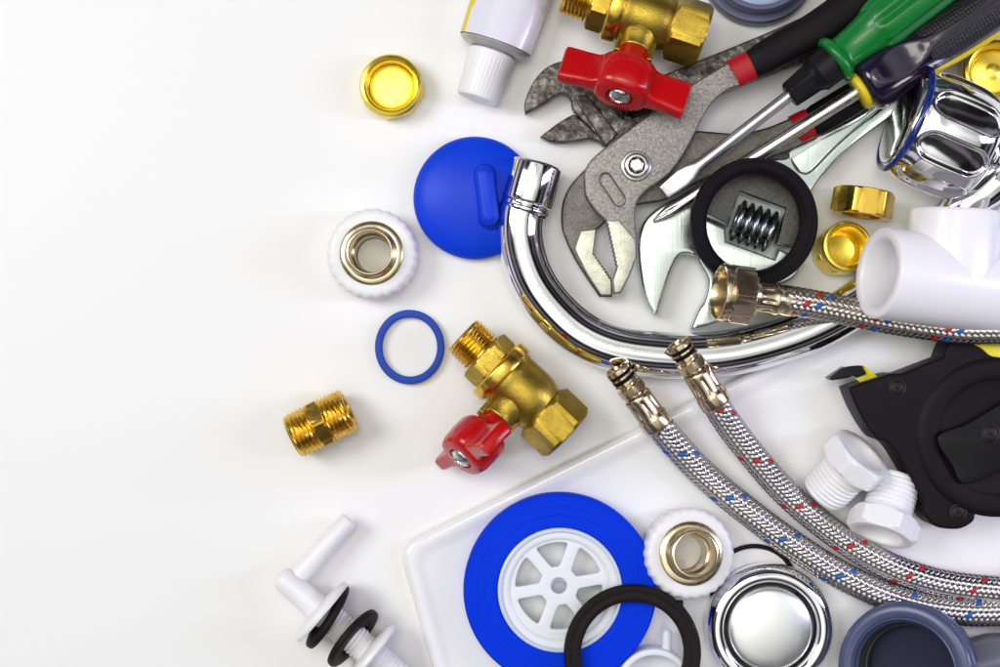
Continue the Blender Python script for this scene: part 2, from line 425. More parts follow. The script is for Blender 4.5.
# brass nipple
t = thing('brass_nipple', 'small golden brass nipple threaded at both ends with a hexagon in the middle', 'pipe nipple', frame(293, 437, 23, .895, -.44, 0, 0))
m = MB(); thread(m, 23.5, 2.6, 0, 25, 4.3); m.lathe([(16, 20), (16, 1), (17.5, -.6), (20.9, -.2), (21.2, .4)], 60)
m.build('threaded_end', 'brass', t, ang=60)
m = MB(); thread(m, 23.5, 2.6, 36, 61, 4.3); m.lathe([(21.1, 60.8), (20.7, 61.4), (17.5, 61.6), (16, 60), (16, 40)], 60)
m.build('threaded_end', 'brass', t, ang=60)
m = MB(); m.lathe([(18, 24.6)] + hexprof(22.6, 24.5, 37.5, 1.6, rot=PI / 6) + [(18, 37.4)], 96); m.build('hexagon', 'brass', t, ang=24)

# ================================================================== ball valves
def valve(T, phi, elev, label):
    t = thing('ball_valve', label, 'ball valve', T, 'brass ball valves with red handles')
    m = MB(); thread(m, 22.5, 2.6, 0, 27, 4.0)
    m.lathe([(15, 26), (15, 2), (16.5, -.8), (19.5, -.8), (20.2, .4)], 60); m.build('threaded_end', 'brass_dull' if 0 else 'brass', t, ang=60)
    m = MB(); m.lathe([(20, 26.4)] + hexprof(25, 26.4, 45, 2.2) + [(20, 45)], 96); m.build('hexagon', 'brass_cast', t, ang=24)
    m = MB(); m.lathe([(24, 43.5), (31, 44), (33.4, 45.2), (34, 47), (34, 56), (33.2, 58), (31, 58.6), (29.4, 59)], 96); m.build('collar', 'brass', t, ang=50)
    m = MB(); m.lathe([(26, 58), (29.6, 58.8), (30.2, 61), (29.4, 64), (29.6, 72), (30, 84), (29.4, 94), (27.6, 100), (26, 104), (25.4, 107), (25.5, 111)], 96); m.build('valve_body', 'brass_cast', t, ang=60)
    m = MB(); m.lathe([(24, 106)] + hexprof(28.5, 106, 141, 3.4) + [(22, 141), (20.5, 140), (20.5, 112)], 96); m.build('socket_end', 'brass_cast', t, ang=24)
    # stem frame: starts on the axis at t=80, leaves sideways (local -y or +y is chosen through the matrix), raised by elev
    e = math.radians(elev)
    sd = Vector((math.sin(e), math.cos(e), 0)); ax = Vector((0, 0, 1)); cr = sd.cross(ax)
    Ts = Matrix.Translation((0, 0, 80)) @ Matrix((ax, cr * -1, sd)).transposed().to_4x4()
    if Ts.determinant() < 0: Ts = Matrix.Translation((0, 0, 80)) @ Matrix((ax, cr, sd)).transposed().to_4x4()
    m = MB(); m.lathe([(21, 8), (20, 20), (18.5, 28), (17, 32), (16, 37), (15.6, 41), (13, 42), (0, 42)], 60, Ts)
    for sx in (-1, 1): m.add(*slab([(sx * 14 + q, w_) for q, w_ in ((-5, -6), (5, -6), (5, 6), (-5, 6))], 22, 48), T=Ts)
    m.build('stem_boss', 'brass_cast', t, ang=50, bevel=1.6)
    Th = Ts @ Matrix.Rotation(math.radians(phi), 4, 'Z')
    h = MB(); n = 64
    def hub(z, r, wx):
        q = lambda v: math.copysign(abs(v) ** .8, v)
        return [(Vector((q(math.cos(2 * PI * k / n)) * r * wx, q(math.sin(2 * PI * k / n)) * r, z))) for k in range(n)]
    h.loft([hub(z, r, w_) for z, r, w_ in ((41, 13, 1), (43, 15, 1), (55, 15.5, 1), (57, 17.5, 1.06), (58.5, 23, 1.12), (62, 25, 1.14), (74, 25.4, 1.14), (87, 24.6, 1.14), (92.6, 22.5, 1.12), (94.6, 19, 1.1), (94.6, 12.5, 1.05), (88, 9.5, 1), (86, 9, 1))], Th)
    # two wings, each a rounded bar with a kinked root
    for sx in (-1, 1):
        lp = []
        for x, hh, th, zc in ((12, 18, 17, 75), (24, 17.5, 13, 75), (30, 17, 9.5, 76), (42, 17, 8, 76), (56, 18, 7.6, 77), (61, 17.6, 7.2, 77), (62.5, 15, 5, 77)):
            c = []
            for k in range(24):
                a = 2 * PI * k / 24; cc, ss = math.cos(a), math.sin(a)
                c.append(Vector((sx * x, math.copysign(abs(cc) ** .45, cc) * th, zc + math.copysign(abs(ss) ** .28, ss) * hh)))
            lp.append(c)
        h.loft(lp, Th)
    hd = h.build('butterfly_handle', 'red', t, ang=50)
    m = MB(); m.lathe([(9, 84), (9.4, 88), (11, 90), (11.4, 91.5), (10.6, 94), (8, 96.4), (4, 97.6), (3.4, 96), (0, 95.6)], 40, Th)
    for k in range(4):
        m.box((0, 0, 0), (.9, 9, .8), Th @ Matrix.Rotation(k * PI / 4, 4, 'Z') @ Matrix.Translation((0, 6.5, 96.4)))
    m.build('handle_screw', 'steel', hd)
    return t
def slab(pts, z0, z1):
    n = len(pts); v = [(x, y, z) for z in (z0, z1) for x, y in pts]
    return v, [tuple(range(n))[::-1], tuple(range(n, 2 * n))] + [(i, (i + 1) % n, n + (i + 1) % n, n + i) for i in range(n)]

valve(frame(463, 335, 36, .725, .69, 0, 0), 82, 24, 'brass ball valve with small red handle seen end on, lying alone below the chrome spout')
valve(frame(566, -8, 44, .95, .31, 0, 0), 2, 22, 'brass ball valve with wide red butterfly handle over the rusty wrench at the top')

# ================================================================== glue tube
t = thing('glue_tube', 'white squeeze tube with yellow stripe and ribbed white cap at the top edge', 'tube', frame(477, 99, 22, .32, -.95, 0, 0))
m = MB(); pr = []
for k in range(7): pass
nr = 72
def rib(r, d): return lambda a: r - d * (0.5 + 0.5 * math.cos(a * nr / 2 * 1.0)) 
m.lathe([(0, .6), (17, .4), (19.6, 0), (20.4, 1.4), (rib(20.8, .25), 2.2), (rib(23.6, .3), 44), (23.8, 46), (22.6, 47.4), (10, 47.6)], 216)
m.build('screw_cap', 'white', t, ang=30)
m = MB(); m.lathe([(12, 47), (20, 48), (30, 51), (34.6, 54), (35.6, 56)], 80, Matrix.Diagonal((.72, 1, 1, 1))); m.build('shoulder', 'shoulder', t, ang=50)
m = MB(); lp = []
for k in range(13):
    z = 55.5 + k * 14; u = k / 12
    lp.append([Vector((math.cos(a) * (26 - 14 * u), math.sin(a) * (36.5 + 5 * u), z + (1.2 if k == 0 else 0))) for a in (2 * PI * i / 96 for i in range(96))])
m.loft(lp, cap0=False); 
for i, f in enumerate(m.f):
    if len(f) == 4:
        c = sum((m.v[j] for j in f), Vector()) / 4
        a = math.atan2(c.y / 38, c.x / 24)
        if math.radians(-88) < a < math.radians(-58): m.m[i] = 1
m.build('tube_body', ['tube', 'yellow'], t, ang=70)

# ================================================================== blue plug
t = thing('sink_plug', 'round blue rubber sink plug with an oval pull lug, half under the chrome spout', 'sink plug', at(475, 199, 0))
m = MB(); m.lathe([(0, 0), (50, 0), (54, 1), (60.5, 9), (61, 11), (60.4, 13), (57, 16.5), (48, 20.6), (36, 24.6), (20, 28), (0, 29)], 96); m.build('plug_disc', 'blue', t, ang=60)
m = MB(); lp = []
for z, e in ((24, 4.2), (27, 1.6), (29, 0.6), (32, 0.2), (38, 0), (41.4, -.8), (44, -3), (45.2, -6)):
    lp.append([Vector((p[0], p[1], z)) for p in capsule((12, 0), math.radians(97), 20 + min(e, 0) * .2, max(9.6 + e, 2), 12)])
m.loft(lp); m.build('pull_lug', 'blue', t, ang=60)

# blue gasket ring
m = MB(); m.lathe(ringprof(35, 27.8, 0.1, 8, 1), 96, Matrix.Translation(W(410, 347, 0)) @ Matrix.Diagonal((.985, 1.06, 1, 1)), closed=True)
o = m.build('gasket_ring', 'blue_ring', ang=60); setbase(o, 410, 347); tag(o, 'thin blue rubber sealing ring lying on the table left of the brass valve', 'sealing ring')

# ================================================================== white collars with brass inserts
def insert(px, py, z, nx, ny, label, hole):
    t = thing('threaded_insert', label, 'pipe fitting', tilt(px, py, z, nx, ny), 'white fittings with brass inserts')
    nsc = 26
    sc = lambda r, d: (lambda a: r - d * abs(math.sin(a * nsc / 2)) ** 2.2)
    m = MB(); m.lathe([(17, 2), (18, 0.4), (34, 0), (38, 1), (sc(41, .8), 3), (sc(44.5, 1.1), 8), (sc(44.8, 1.2), 26), (sc(43.6, 1.1), 30), (sc(41, .5), 32.6), (38, 33.4), (31.6, 33.6), (31, 32)], 312)
    m.build('scalloped_collar', 'white', t, ang=50)
    m = MB(); m.lathe([(31.4, 31), (31.4, 34), (30.6, 35), (25.6, 35.4), (25, 36.4), (24.6, 38)], 80); thread(m, 25.2, 1.8, 38, 50, 3.2)
    m.lathe([(23.6, 50), (22.8, 51.2), (21, 51.4), (20.4, 50.8), (20.2, 49.6), (20, 30), (20, 8)], 80)
    m.build('brass_insert', 'brass_pale', t, ang=50)
    m = MB(); m.lathe([(20, 26), (18, 25), (17.6, 4), (17.8, 2)], 60); m.build('inner_seat', 'brass_dull', t)
insert(375, 256, 0, -.02, -.03, 'white scalloped collar with brass ring, alone left of the blue plug', False)
insert(683, 552, TZ, .12, -.10, 'white scalloped collar with brass bore, between blue roll and braided hoses', True)

# ================================================================== tap with spout and knob
def build_tap():
    t = thing('mixer_tap', 'chrome tap with a fluted knob and long curved spout sweeping under the hoses', 'tap', at(985, 150, 0))
    base = W(985, 150, 0)
    pts = [(530, 186, 27), (521, 214, 26), (521, 244, 25), (531.5, 278, 25), (552, 308, 25), (580, 333, 25), (616, 348.5, 25), (664, 355, 25), (710, 355, 24), (756, 347, 24), (806, 331, 24), (852, 307, 24), (894, 277, 25), (930, 243, 28), (962, 212, 34), (990, 188, 44), (1015, 165, 52)]
    P = spline([W(*p) - base for p in pts], 6)
    m = MB(); m.tube(P, lambda u: 23.0 + 0 * u, 56); sp = m.build('spout', 'chrome', t, ang=80)
    Tc = frame(537, 164, 28, -.26, .965); Tc.translation -= base
    m = MB(); m.lathe([(19, 22), (19.5, 2), (20.5, .2), (23.5, -.6), (25.3, .6), (25.8, 2.4), (25.8, 38), (25, 40.4), (23, 41.2), (23, 41.8), (22.4, 43.5), (24, 45), (24, 47.5), (22.8, 49.5)], 72, Tc)
    m.build('aerator_collar', 'chrome', sp, ang=50)
    # knob
    Tk = frame(909, 121, 56, .925, .38, -4, 4); Tk.translation -= base
    R = [(42, -6), (47, -5), (50.5, -2), (51.5, 2), (53, 6), (55, 12), (56.5, 22), (57, 36), (56.5, 52), (55, 62), (51.5, 70), (46, 76), (38, 80), (26, 82), (18, 82.5)]
    RR = spline([Vector((r, z, 0)) for r, z in R], 1.6)
    m = MB(); nf = 8
    def kr(r, z):
        def f(a):
            u = ((a / (2 * PI / nf)) % 1.0 - .5) * 2          # -1..1 in one flute
            arc = u * PI / nf * 57; dz = z - 38
            # capsule distance
            q = max(abs(dz) - 20, 0); d = math.hypot(arc, q); w = 15.5
            g = min(max((w - d) / 3.2, 0), 1); g = g * g * (3 - 2 * g)
            bowl = max(0, 1 - (d / w) ** 2)
            return r - 3.6 * g - 3.4 * bowl
        return f
    m.lathe([(kr(p.x, p.y), p.y) for p in RR], 320, Tk); kn = m.build('knob', 'chrome', t, ang=70)
    m = MB(); m.lathe([(0, -9), (30, -9.5), (41, -9), (45, -7.5), (46.5, -5), (46, -3)], 80, Tk); m.build('knob_face', 'chrome', kn, ang=60)
    m = MB(); m.lathe(torusprof(51.2, 2.6, 3.2, -3.6), 96, Tk, closed=True); m.build('index_ring', 'index_blue', kn, ang=90)
    m = MB(); m.lathe([(20, 76), (21, 84), (20, 88), (23, 92), (30, 94), (31, 100), (31, 190), (0, 191)], 72, Tk); m.build('tap_body', 'chrome', t, ang=50)
build_tap()

# ================================================================== old rusty adjustable wrench
def build_old():
    t = thing('adjustable_wrench', 'old dark rusty adjustable wrench with open jaws under the upper red valve handle', 'wrench', at(600, 100, 0), 'adjustable wrenches')
    body = [(525.4, 113.5, 1), (524.8, 102), (531, 86), (541, 72), (552.4, 64), (566, 61), (584, 66), (604, 76), (630, 84), (657, 77), (700, 60), (780, 27), (850, -6), (880, -20, 1), (900, 18, 1), (860, 38), (808, 60), (750, 82), (690, 108), (646, 128), (628, 146), (606, 147, 1), (599, 137), (575, 112), (571, 99), (565, 93.5), (558, 94.5), (546, 102), (536, 108)]
    plate('wrench_body', [body, [(622, 98, 1), (664, 84, 1), (674, 102, 1), (632, 118, 1)], [(690, 84, 1), (780, 46, 1), (860, 12, 1), (866, 22, 1), (786, 60, 1), (698, 94, 1)]], 3, 20, 'rust', t, 1.8)
    plate('handle_web', [[(686, 86, 1), (866, 6, 1), (872, 26, 1), (694, 98, 1)]], 8, 14, 'rustdark', t, .5)
    plate('movable_jaw', [[(540.3, 136.5, 1), (556, 124.5), (569, 116.5), (575, 115), (584, 122), (600, 137), (606, 146, 1), (592, 139), (574, 141.5), (552, 142)]], 2, 17, 'rust', t, 1.8)
    plate('jaw_guide', [[(573, 96, 1), (586, 94, 1), (618, 134, 1), (606, 146, 1)]], 18, 24, 'rust', t, 1.5)
    plate('slot_back', [[(616, 96, 1), (668, 78, 1), (680, 104, 1), (630, 124, 1)]], 5, 8, 'rustdark', t, .4)
    Tk = frame(608, 116, 15, .86, -.5); Tk.translation -= W(600, 100, 0)
    m = MB(); m.lathe([(0, 8), (6, 8), (10, 9)] + [q for k in range(7) for q in ((12.5, 10 + k * 5), (12.5, 12 + k * 5), (9.5, 13.2 + k * 5), (9.5, 14 + k * 5))] + [(6, 46), (0, 46)], 40, Tk)
    m.build('worm_screw', 'rustdark', t, ang=30)
build_old()

# ================================================================== big bright adjustable wrench
def build_new():
    t = thing('adjustable_wrench', 'large polished adjustable wrench seen through the black rubber washer with its worm screw', 'wrench', at(755, 225, 0), 'adjustable wrenches')
    base = W(755, 225, 0)
    jaw = [(654.5, 316, 1), (646, 300), (640, 272), (638, 244), (643, 224), (654, 211), (672, 200), (692, 192), (712, 172), (740, 160), (776, 158), (790, 155), (830, 130), (866, 110), (905, 84), (935, 60, 1), (952, 76, 1), (900, 110), (850, 148), (812, 190), (806, 222), (798, 250, 1), (776.5, 244, 1), (785.5, 208.5, 1), (740, 191.5, 1), (728, 226.5, 1), (706, 217, 1), (697, 253), (689, 254), (680, 255.5), (672, 269), (663, 296), (658, 314, 1)]
    plate('fixed_jaw', [jaw,           [(793, 156), (797, 167), (803, 171.5), (812, 169), (840, 141), (880, 108), (908, 88, 1), (900, 86, 1), (866, 116), (830, 136), (800, 148)]], 4, 24, 'wrench_pol', t, 3.2, res=4)
    plate('handle_web', [[(786, 150, 1), (905, 78, 1), (914, 92, 1), (806, 180, 1)]], 9, 17, 'wrench_pol', t, .5)
    # cast head face
    plate('head_face', [[(707, 214, 1), (706, 200), (718, 182), (742, 172), (770, 173), (794, 186), (804, 206), (803, 232), (794, 248, 1), (786, 245, 1), (777.5, 242, 1), (786.5, 208, 1), (739.6, 190.5, 1), (727.5, 223.5, 1)]], 18, 26.5, 'wrench_cast', t, 1.0)
    plate('movable_jaw', [[(691, 329.5, 1), (699, 310), (706, 298), (708, 280), (697, 254), (705, 218.5, 1), (726, 228, 1), (726.5, 241, 1), (774.5, 259, 1), (778.5, 248.5, 1), (792, 254, 1), (800, 268), (790, 281), (760, 292), (742, 304), (718, 322)]], 2, 23, 'wrench_pol', t, 3.2, res=4)
    Tk = frame(733.5, 219, 12, .94, .34); Tk.translation -= base
    prof = [(0, 0), (15, 0), (16, 1)]
    for k in range(5):
        z = 1.5 + k * 8.2
        prof += [(16, z), (19, z + .5), (21, z + 1.6), (21.6, z + 3.2), (21, z + 4.8), (19, z + 6), (16, z + 6.6), (15.2, z + 7.4)]
    prof += [(12, 43), (0, 43)]
    m = MB(); m.lathe(prof, 56, Tk @ Matrix.Rotation(.06, 4, 'Y')); m.build('worm_screw', 'worm', t, ang=60)
build_new()

# ================================================================== slip joint pliers
def build_pliers():
    t = thing('slip_joint_pliers', 'grey steel slip joint pliers with black grips and red bands, toothed jaws beside the spout', 'pliers', at(632, 171, 0))
    base = W(632, 171, 0)
    sl = lambda x, y: (x - 600) * 0.055
    # lower arm with left jaw
    low = [(600, 297, 1), (612.5, 297, 1), (612.6, 280, 1)] + teeth((611, 279), (593, 254), 8, -1.4) + [(592.5, 254, 1), (595, 231), (603, 219), (612, 205), (640, 150), (662, 138), (695, 130.5), (711, 131.5), (738, 133), (765, 128), (789, 118.5), (801, 112, 1), (818, 138, 1), (803, 145), (781, 154), (745, 166), (712, 176), (689, 187), (662, 198), (640, 206), (622, 222), (604, 226), (596, 236), (583, 236, 1), (583, 238, 1), (573, 255), (565, 236), (561.5, 214), (563, 200), (570, 184), (583, 168), (598, 150), (580, 168), (571, 184), (564, 200), (562, 214), (563, 230), (573, 254), (585, 275)]
    low = [(600, 297, 1), (612.5, 297, 1), (612.6, 280, 1)] + teeth((611.5, 279.5), (593, 254), 9, 1.3) + [(592.8, 253, 1), (595.5, 231, 1), (606, 221), (626, 204), (640, 160), (662, 138), (695, 130.5), (711, 131.5), (738, 133), (765, 128), (789, 118.5), (801, 112, 1), (818, 138, 1), (803, 145), (781, 154), (745, 166), (712, 176), (689, 187), (668, 200), (646, 200), (640, 212), (610, 240), (606, 226), (590, 200), (596, 158), (585, 170), (571, 184), (563.5, 200), (561.5, 214), (563, 231), (573, 255), (585, 275)]
    low = [(600, 297, 1), (612.5, 297, 1), (612.6, 280, 1)] + teeth((611.5, 279.5), (593, 254), 9, 1.3) + [(592.8, 253, 1), (595.5, 231, 1), (606, 222, 1), (634, 206), (664, 200), (689, 187), (712, 176), (745, 166), (781, 154), (803, 145), (818, 138, 1), (801, 112, 1), (789, 118.5), (765, 128), (738, 133), (711, 131.5), (695, 130.5), (664, 132), (622, 146), (596, 160), (582, 172), (570, 186), (563.5, 200), (561.5, 214), (563, 231), (573, 255), (585, 275)]
    sl2 = lambda x, y: (x - 640) * 0.07
    plate('lower_arm', [low], 10, 24, 'castdark', t, 2.4, slope=sl2)
    plate('lower_jaw', [[(601, 295, 1), (611.5, 295, 1), (611.6, 281, 1)] + teeth((611, 280.5), (593.5, 255), 9, 1.2) + [(593.2, 254, 1), (596, 229, 1), (581, 231, 1), (575, 249, 1), (586, 272, 1)]], 20, 26.0, 'ground', t, 1.0, slope=sl2)
    up = [(729, 61.5, 1), (712, 72), (688, 87), (655, 110), (619, 137), (595, 156), (586, 168), (584.5, 180), (586, 196), (594, 209), (604, 219, 1)] + teeth((606, 221), (616.5, 268), 11, -1.3) + [(616.5, 269, 1), (612.8, 280, 1), (613.8, 294, 1), (621, 293, 1), (630, 276, 1), (636.5, 257, 1), (637.5, 239, 1), (635, 221), (637, 203), (646, 191), (656, 184), (668, 175), (678, 163), (690, 143), (700, 123), (711, 104), (727, 90.5), (744, 84.5, 1)]
    plate('upper_arm', [up, capsule((612.6, 189.5), math.radians(56), 12.5, 5.6)], 26, 42, 'cast', t, 2.4, slope=sl)
    plate('slot_floor', [capsule((612.6, 189.5), math.radians(56), 15, 8)], 30, 38.6, 'cast', t, .4, slope=sl)
    plate('upper_jaw', [[(606.5, 221, 1)] + teeth((607, 222.5), (617, 268), 11, -1.2) + [(617, 269.5, 1), (613.4, 280, 1), (614.4, 293, 1), (620.5, 292, 1), (629, 276, 1), (635.5, 257, 1), (635.5, 240, 1), (619, 220, 1)]], 36, 44.0, 'ground', t, 1.0, slope=sl)
    Tb = at(632, 171, 0); Tb.translation -= base
    m = MB(); m.lathe([(14.6, 43), (15, 45), (14.4, 47), (12, 47.6)], 40, Tb); m.lathe([(12.4, 46), (12.2, 49.6), (10.6, 51.6), (8.2, 52), (7.8, 50)], 60, Tb)
    m.lathe([(7.8, 49), (7.4, 53), (6.2, 55), (0, 55.4)], 6, Tb, a0=.3); m.build('pivot_bolt', 'steel', t, ang=40, bevel=.6)
    # grips
    def grip(name, pts, rad, flat, mn, n=36, cap=True):
        P = spline([W(*p) - base for p in pts], 4)
        m = MB(); m.tube(P, rad, n, flat, super_=2.5, cap=cap); return m.build(name, mn, t, ang=60)
    grip('red_band', [(733, 74.5, 43.6), (742, 69.5, 44.2), (751, 65, 45)], lambda u: 14.4, .72, 'red_band')
    def rg(u):
        e = min(1, u * 22); return (15.2 + 5.6 * min(1, u * 1.7)) * (0.86 + .14 * e)
    grip('upper_grip', [(748.5, 66.5, 45), (785, 46, 47), (815, 30, 49), (850, 6, 51), (900, -34, 53), (960, -86, 54), (1010, -140, 55)], rg, .72, 'grip')
    grip('red_band', [(795, 131, 29), (803, 127, 29.5), (810.5, 123.5, 30)], lambda u: 15.6, .6, 'red_band')
    grip('lower_grip', [(808, 125, 30), (840, 106, 32), (880, 82, 34), (912, 62, 34), (938, 46, 34)], lambda u: 15.4 * (0.86 + .14 * min(1, u * 14)) * (1 if u < .93 else math.sqrt(max(0.02, 1 - ((u - .93) / .07) ** 2))), .62, 'grip')
build_pliers()

# ================================================================== screwdrivers
def build_sd():
    # slotted, green handle
    T = frame(664, 192.5, 47, .792, -.612, 4.5, 0)
    t = thing('slotted_screwdriver', 'flat tipped screwdriver with green plastic handle and black ferrule', 'screwdriver', T, 'screwdrivers')
    m = MB(); lp = []
    for z, wy, tx in ((0, 6.6, 1.4), (1, 6.9, 1.8), (10, 8.0, 2.6), (22, 9.2, 3.6), (30, 8.6, 4.4), (40, 6.6, 5.4), (48, 5.9, 5.8), (60, 5.9, 5.9), (158, 5.9, 5.9)):
        sp = 5 if z < 35 else 2
        lp.append([Vector((math.copysign(abs(math.cos(a)) ** (2 / sp), math.cos(a)) * tx, math.copysign(abs(math.sin(a)) ** (2 / sp), math.sin(a)) * wy, z)) for a in (2 * PI * i / 32 for i in range(32))])
    m.loft(lp); m.build('shaft', 'blade', t, ang=60)
    hx = lambda r: hexr(r * .93, rot=.3)
    m = MB(); m.lathe([(6, 150), (hx(11), 150.5), (hx(12.6), 152), (hx(14.5), 176), (15, 178), (17, 182), (18.8, 184), (19, 202)], 96); m.build('ferrule', 'ferrule', t, ang=28)
    m = MB(); nf = 6
    def g(r, d): return lambda a: r - d * max(0, math.cos(a * nf + .6)) ** 1.5
    m.lathe([(12, 202), (20, 201.6), (23.4, 203), (24.6, 206), (24, 209), (21.4, 211.6), (18.4, 213.4), (17.6, 217), (18.2, 228), (19.8, 242), (21.5, 250), (g(23.5, 1), 253), (g(25, 4), 258), (g(25.8, 5), 264), (g(26, 5), 330), (g(26, 4), 370), (24, 378), (15, 384), (0, 386)], 144)
    m.build('handle', 'green', t, ang=50)
    # cross tip, dark handle
    T = frame(653.5, 221, 32, .845, -.535, 5.6, 0)
    t = thing('cross_tip_screwdriver', 'cross tipped screwdriver with glossy dark handle and yellow collar', 'screwdriver', T, 'screwdrivers')
    m = MB()
    def cr(r, d): return lambda a: r - d * max(0, math.cos(4 * a)) ** 2
    m.lathe([(0, -.5), (1.2, 0), (cr(2.6, 1.2), 3), (cr(5.2, 2.6), 12), (cr(6.4, 2.4), 18), (cr(6.6, 1.2), 24), (6.7, 30), (6.7, 234)], 64); m.build('shaft', 'steel', t, ang=60)
    m = MB(); m.lathe([(6, 230), (18.6, 230), (20, 231.4), (20, 235), (19, 236.6), (12, 237)], 72); m.build('collar', 'yellow', t, ang=50)
    hp = [(14, 235.5), (19, 236), (23.5, 238), (26.5, 242), (27.4, 249), (27.4, 258), (26.6, 270), (25, 285), (24, 295), (24, 308), (24.6, 322), (25, 345), (25, 380), (24, 420), (0, 430)]
    rp = spline([Vector((r, z, 0)) for r, z in hp[:-1]], 4)
    def hr(r, z):
        def f(a):
            u = ((a + .30) / 1.15); u = math.remainder(a + .12, PI / 1.5) / .62      # three thumb hollows
            w_ = (z - 276) / 27
            d = u * u + w_ * w_
            return r - (5.0 * (1 - d) ** 1 if d < 1 else 0)
        return f
    m = MB(); m.lathe([(hr(p.x, p.y), p.y) for p in rp] + [(0, 426)], 120); hd = m.build('handle', 'purple', t, ang=60)
    for ang in (-.66, .42, 2.4):
        m = MB(); lp = []
        for k in range(25):
            u = k / 24; z = 302 + 96 * u; half = .46 * math.sqrt(max(.02, 1 - (abs(u - .38) / (.39 if u < .38 else .63)) ** 2.4))
            lp.append([Vector(((25.4 + .7 * min(1, half * 3)) * math.cos(ang + half * s_), (25.4 + .7 * min(1, half * 3)) * math.sin(ang + half * s_), z)) for s_ in [(-1 + 2 * q / 12) for q in range(13)]] +
                      [Vector((22 * math.cos(ang + half * s_), 22 * math.sin(ang + half * s_), z)) for s_ in (1, -1)])
        m.loft(lp); m.build('grip_pad', 'pad', hd, ang=60)
    m = MB(); lp = []
    for k in range(16):
        z = 296 + 7 * k; e = 4 * math.sin(min(1, k / 6) * PI / 2)
        lp.append([Vector((r_ * math.cos(a), r_ * math.sin(a), z)) for a, r_ in [(1.20 + .75 * q / 8, 24.0 + e * (1 - abs(q / 4 - 1) ** 3)) for q in range(9)]] + [Vector((18 * math.cos(1.9), 18 * math.sin(1.9), z)), Vector((18 * math.cos(1.3), 18 * math.sin(1.3), z))])
    m.loft(lp); m.build('yellow_stripe', 'yellow', hd, ang=60)
build_sd()

# ================================================================== rubber rings
t = tilt(752, 222.5, 38, .10, .10)
m = MB(); m.lathe([(47, 1), (48, 0), (60.6, 0), (62.2, 1.4), (62.6, 4), (62.6, 11), (61.8, 13.2), (60.4, 13.6), (58.6, 12.8), (57, 12.4), (54.5, 12.6), (52, 12.2), (50, 10.4), (48.5, 8.6), (47, 7.6)], 120, closed=True)
o = m.build('rubber_washer', 'black', ang=40)
tt = t.copy(); tt.translation *= S; o.matrix_world = tt; tag(o, 'thick black rubber washer lying over the worm screw of the polished wrench', 'rubber washer', 'black rubber rings')
t = tilt(632, 652, 36.5, .02, -.01)
m = MB(); m.lathe([(50, 1), (51.4, 0), (65, 0), (66.4, 1.2), (67, 4), (66.4, 8), (65, 10), (62, 10.4), (60, 9.4), (58, 9.2), (56, 10), (52.4, 9.6), (50.4, 8)], 120, closed=True)
m.box((46.5, 47, 5), (5, 8, 8), Matrix.Rotation(0, 4, 'Z'))
o = m.build('rubber_ring', 'rubber_brown', ang=45); tt = t.copy(); tt.translation *= S; o.matrix_world = tt
tag(o, 'black rubber ring with a small notch resting on the edge of the blue roll', 'rubber ring', 'black rubber rings')
m = MB(); m.lathe(torusprof(42, 2.3, 2.3, 2.4), 96, closed=True)
o = m.build('thin_seal', 'rubber_brown', ang=90); o.location = W(754, 588, TZ) * S
tag(o, 'thin black seal mostly hidden between the chrome drain cover and the blue marked hose', 'rubber ring', 'black rubber rings')

# ================================================================== white clip
t = thing('pipe_clip', 'small white plastic ring with a short peg seen inside the black rubber ring', 'pipe clip', at(652, 682, TZ))
m = MB(); m.lathe(ringprof(38, 31, 0, 25, 2.5), 80, closed=True); m.lathe([(31.5, 3), (20, 3), (0, 3)], 60); m.build('clip_ring', 'wheel', t, ang=50)
m = MB(); m.tube([(13, 30, 14), (13.2, 40, 14), (13.4, 50, 14), (13.4, 54, 14), (13.4, 56, 14)], [5, 5, 5, 4, 1.5], 20); m.build('peg', 'wheel', t, ang=60)

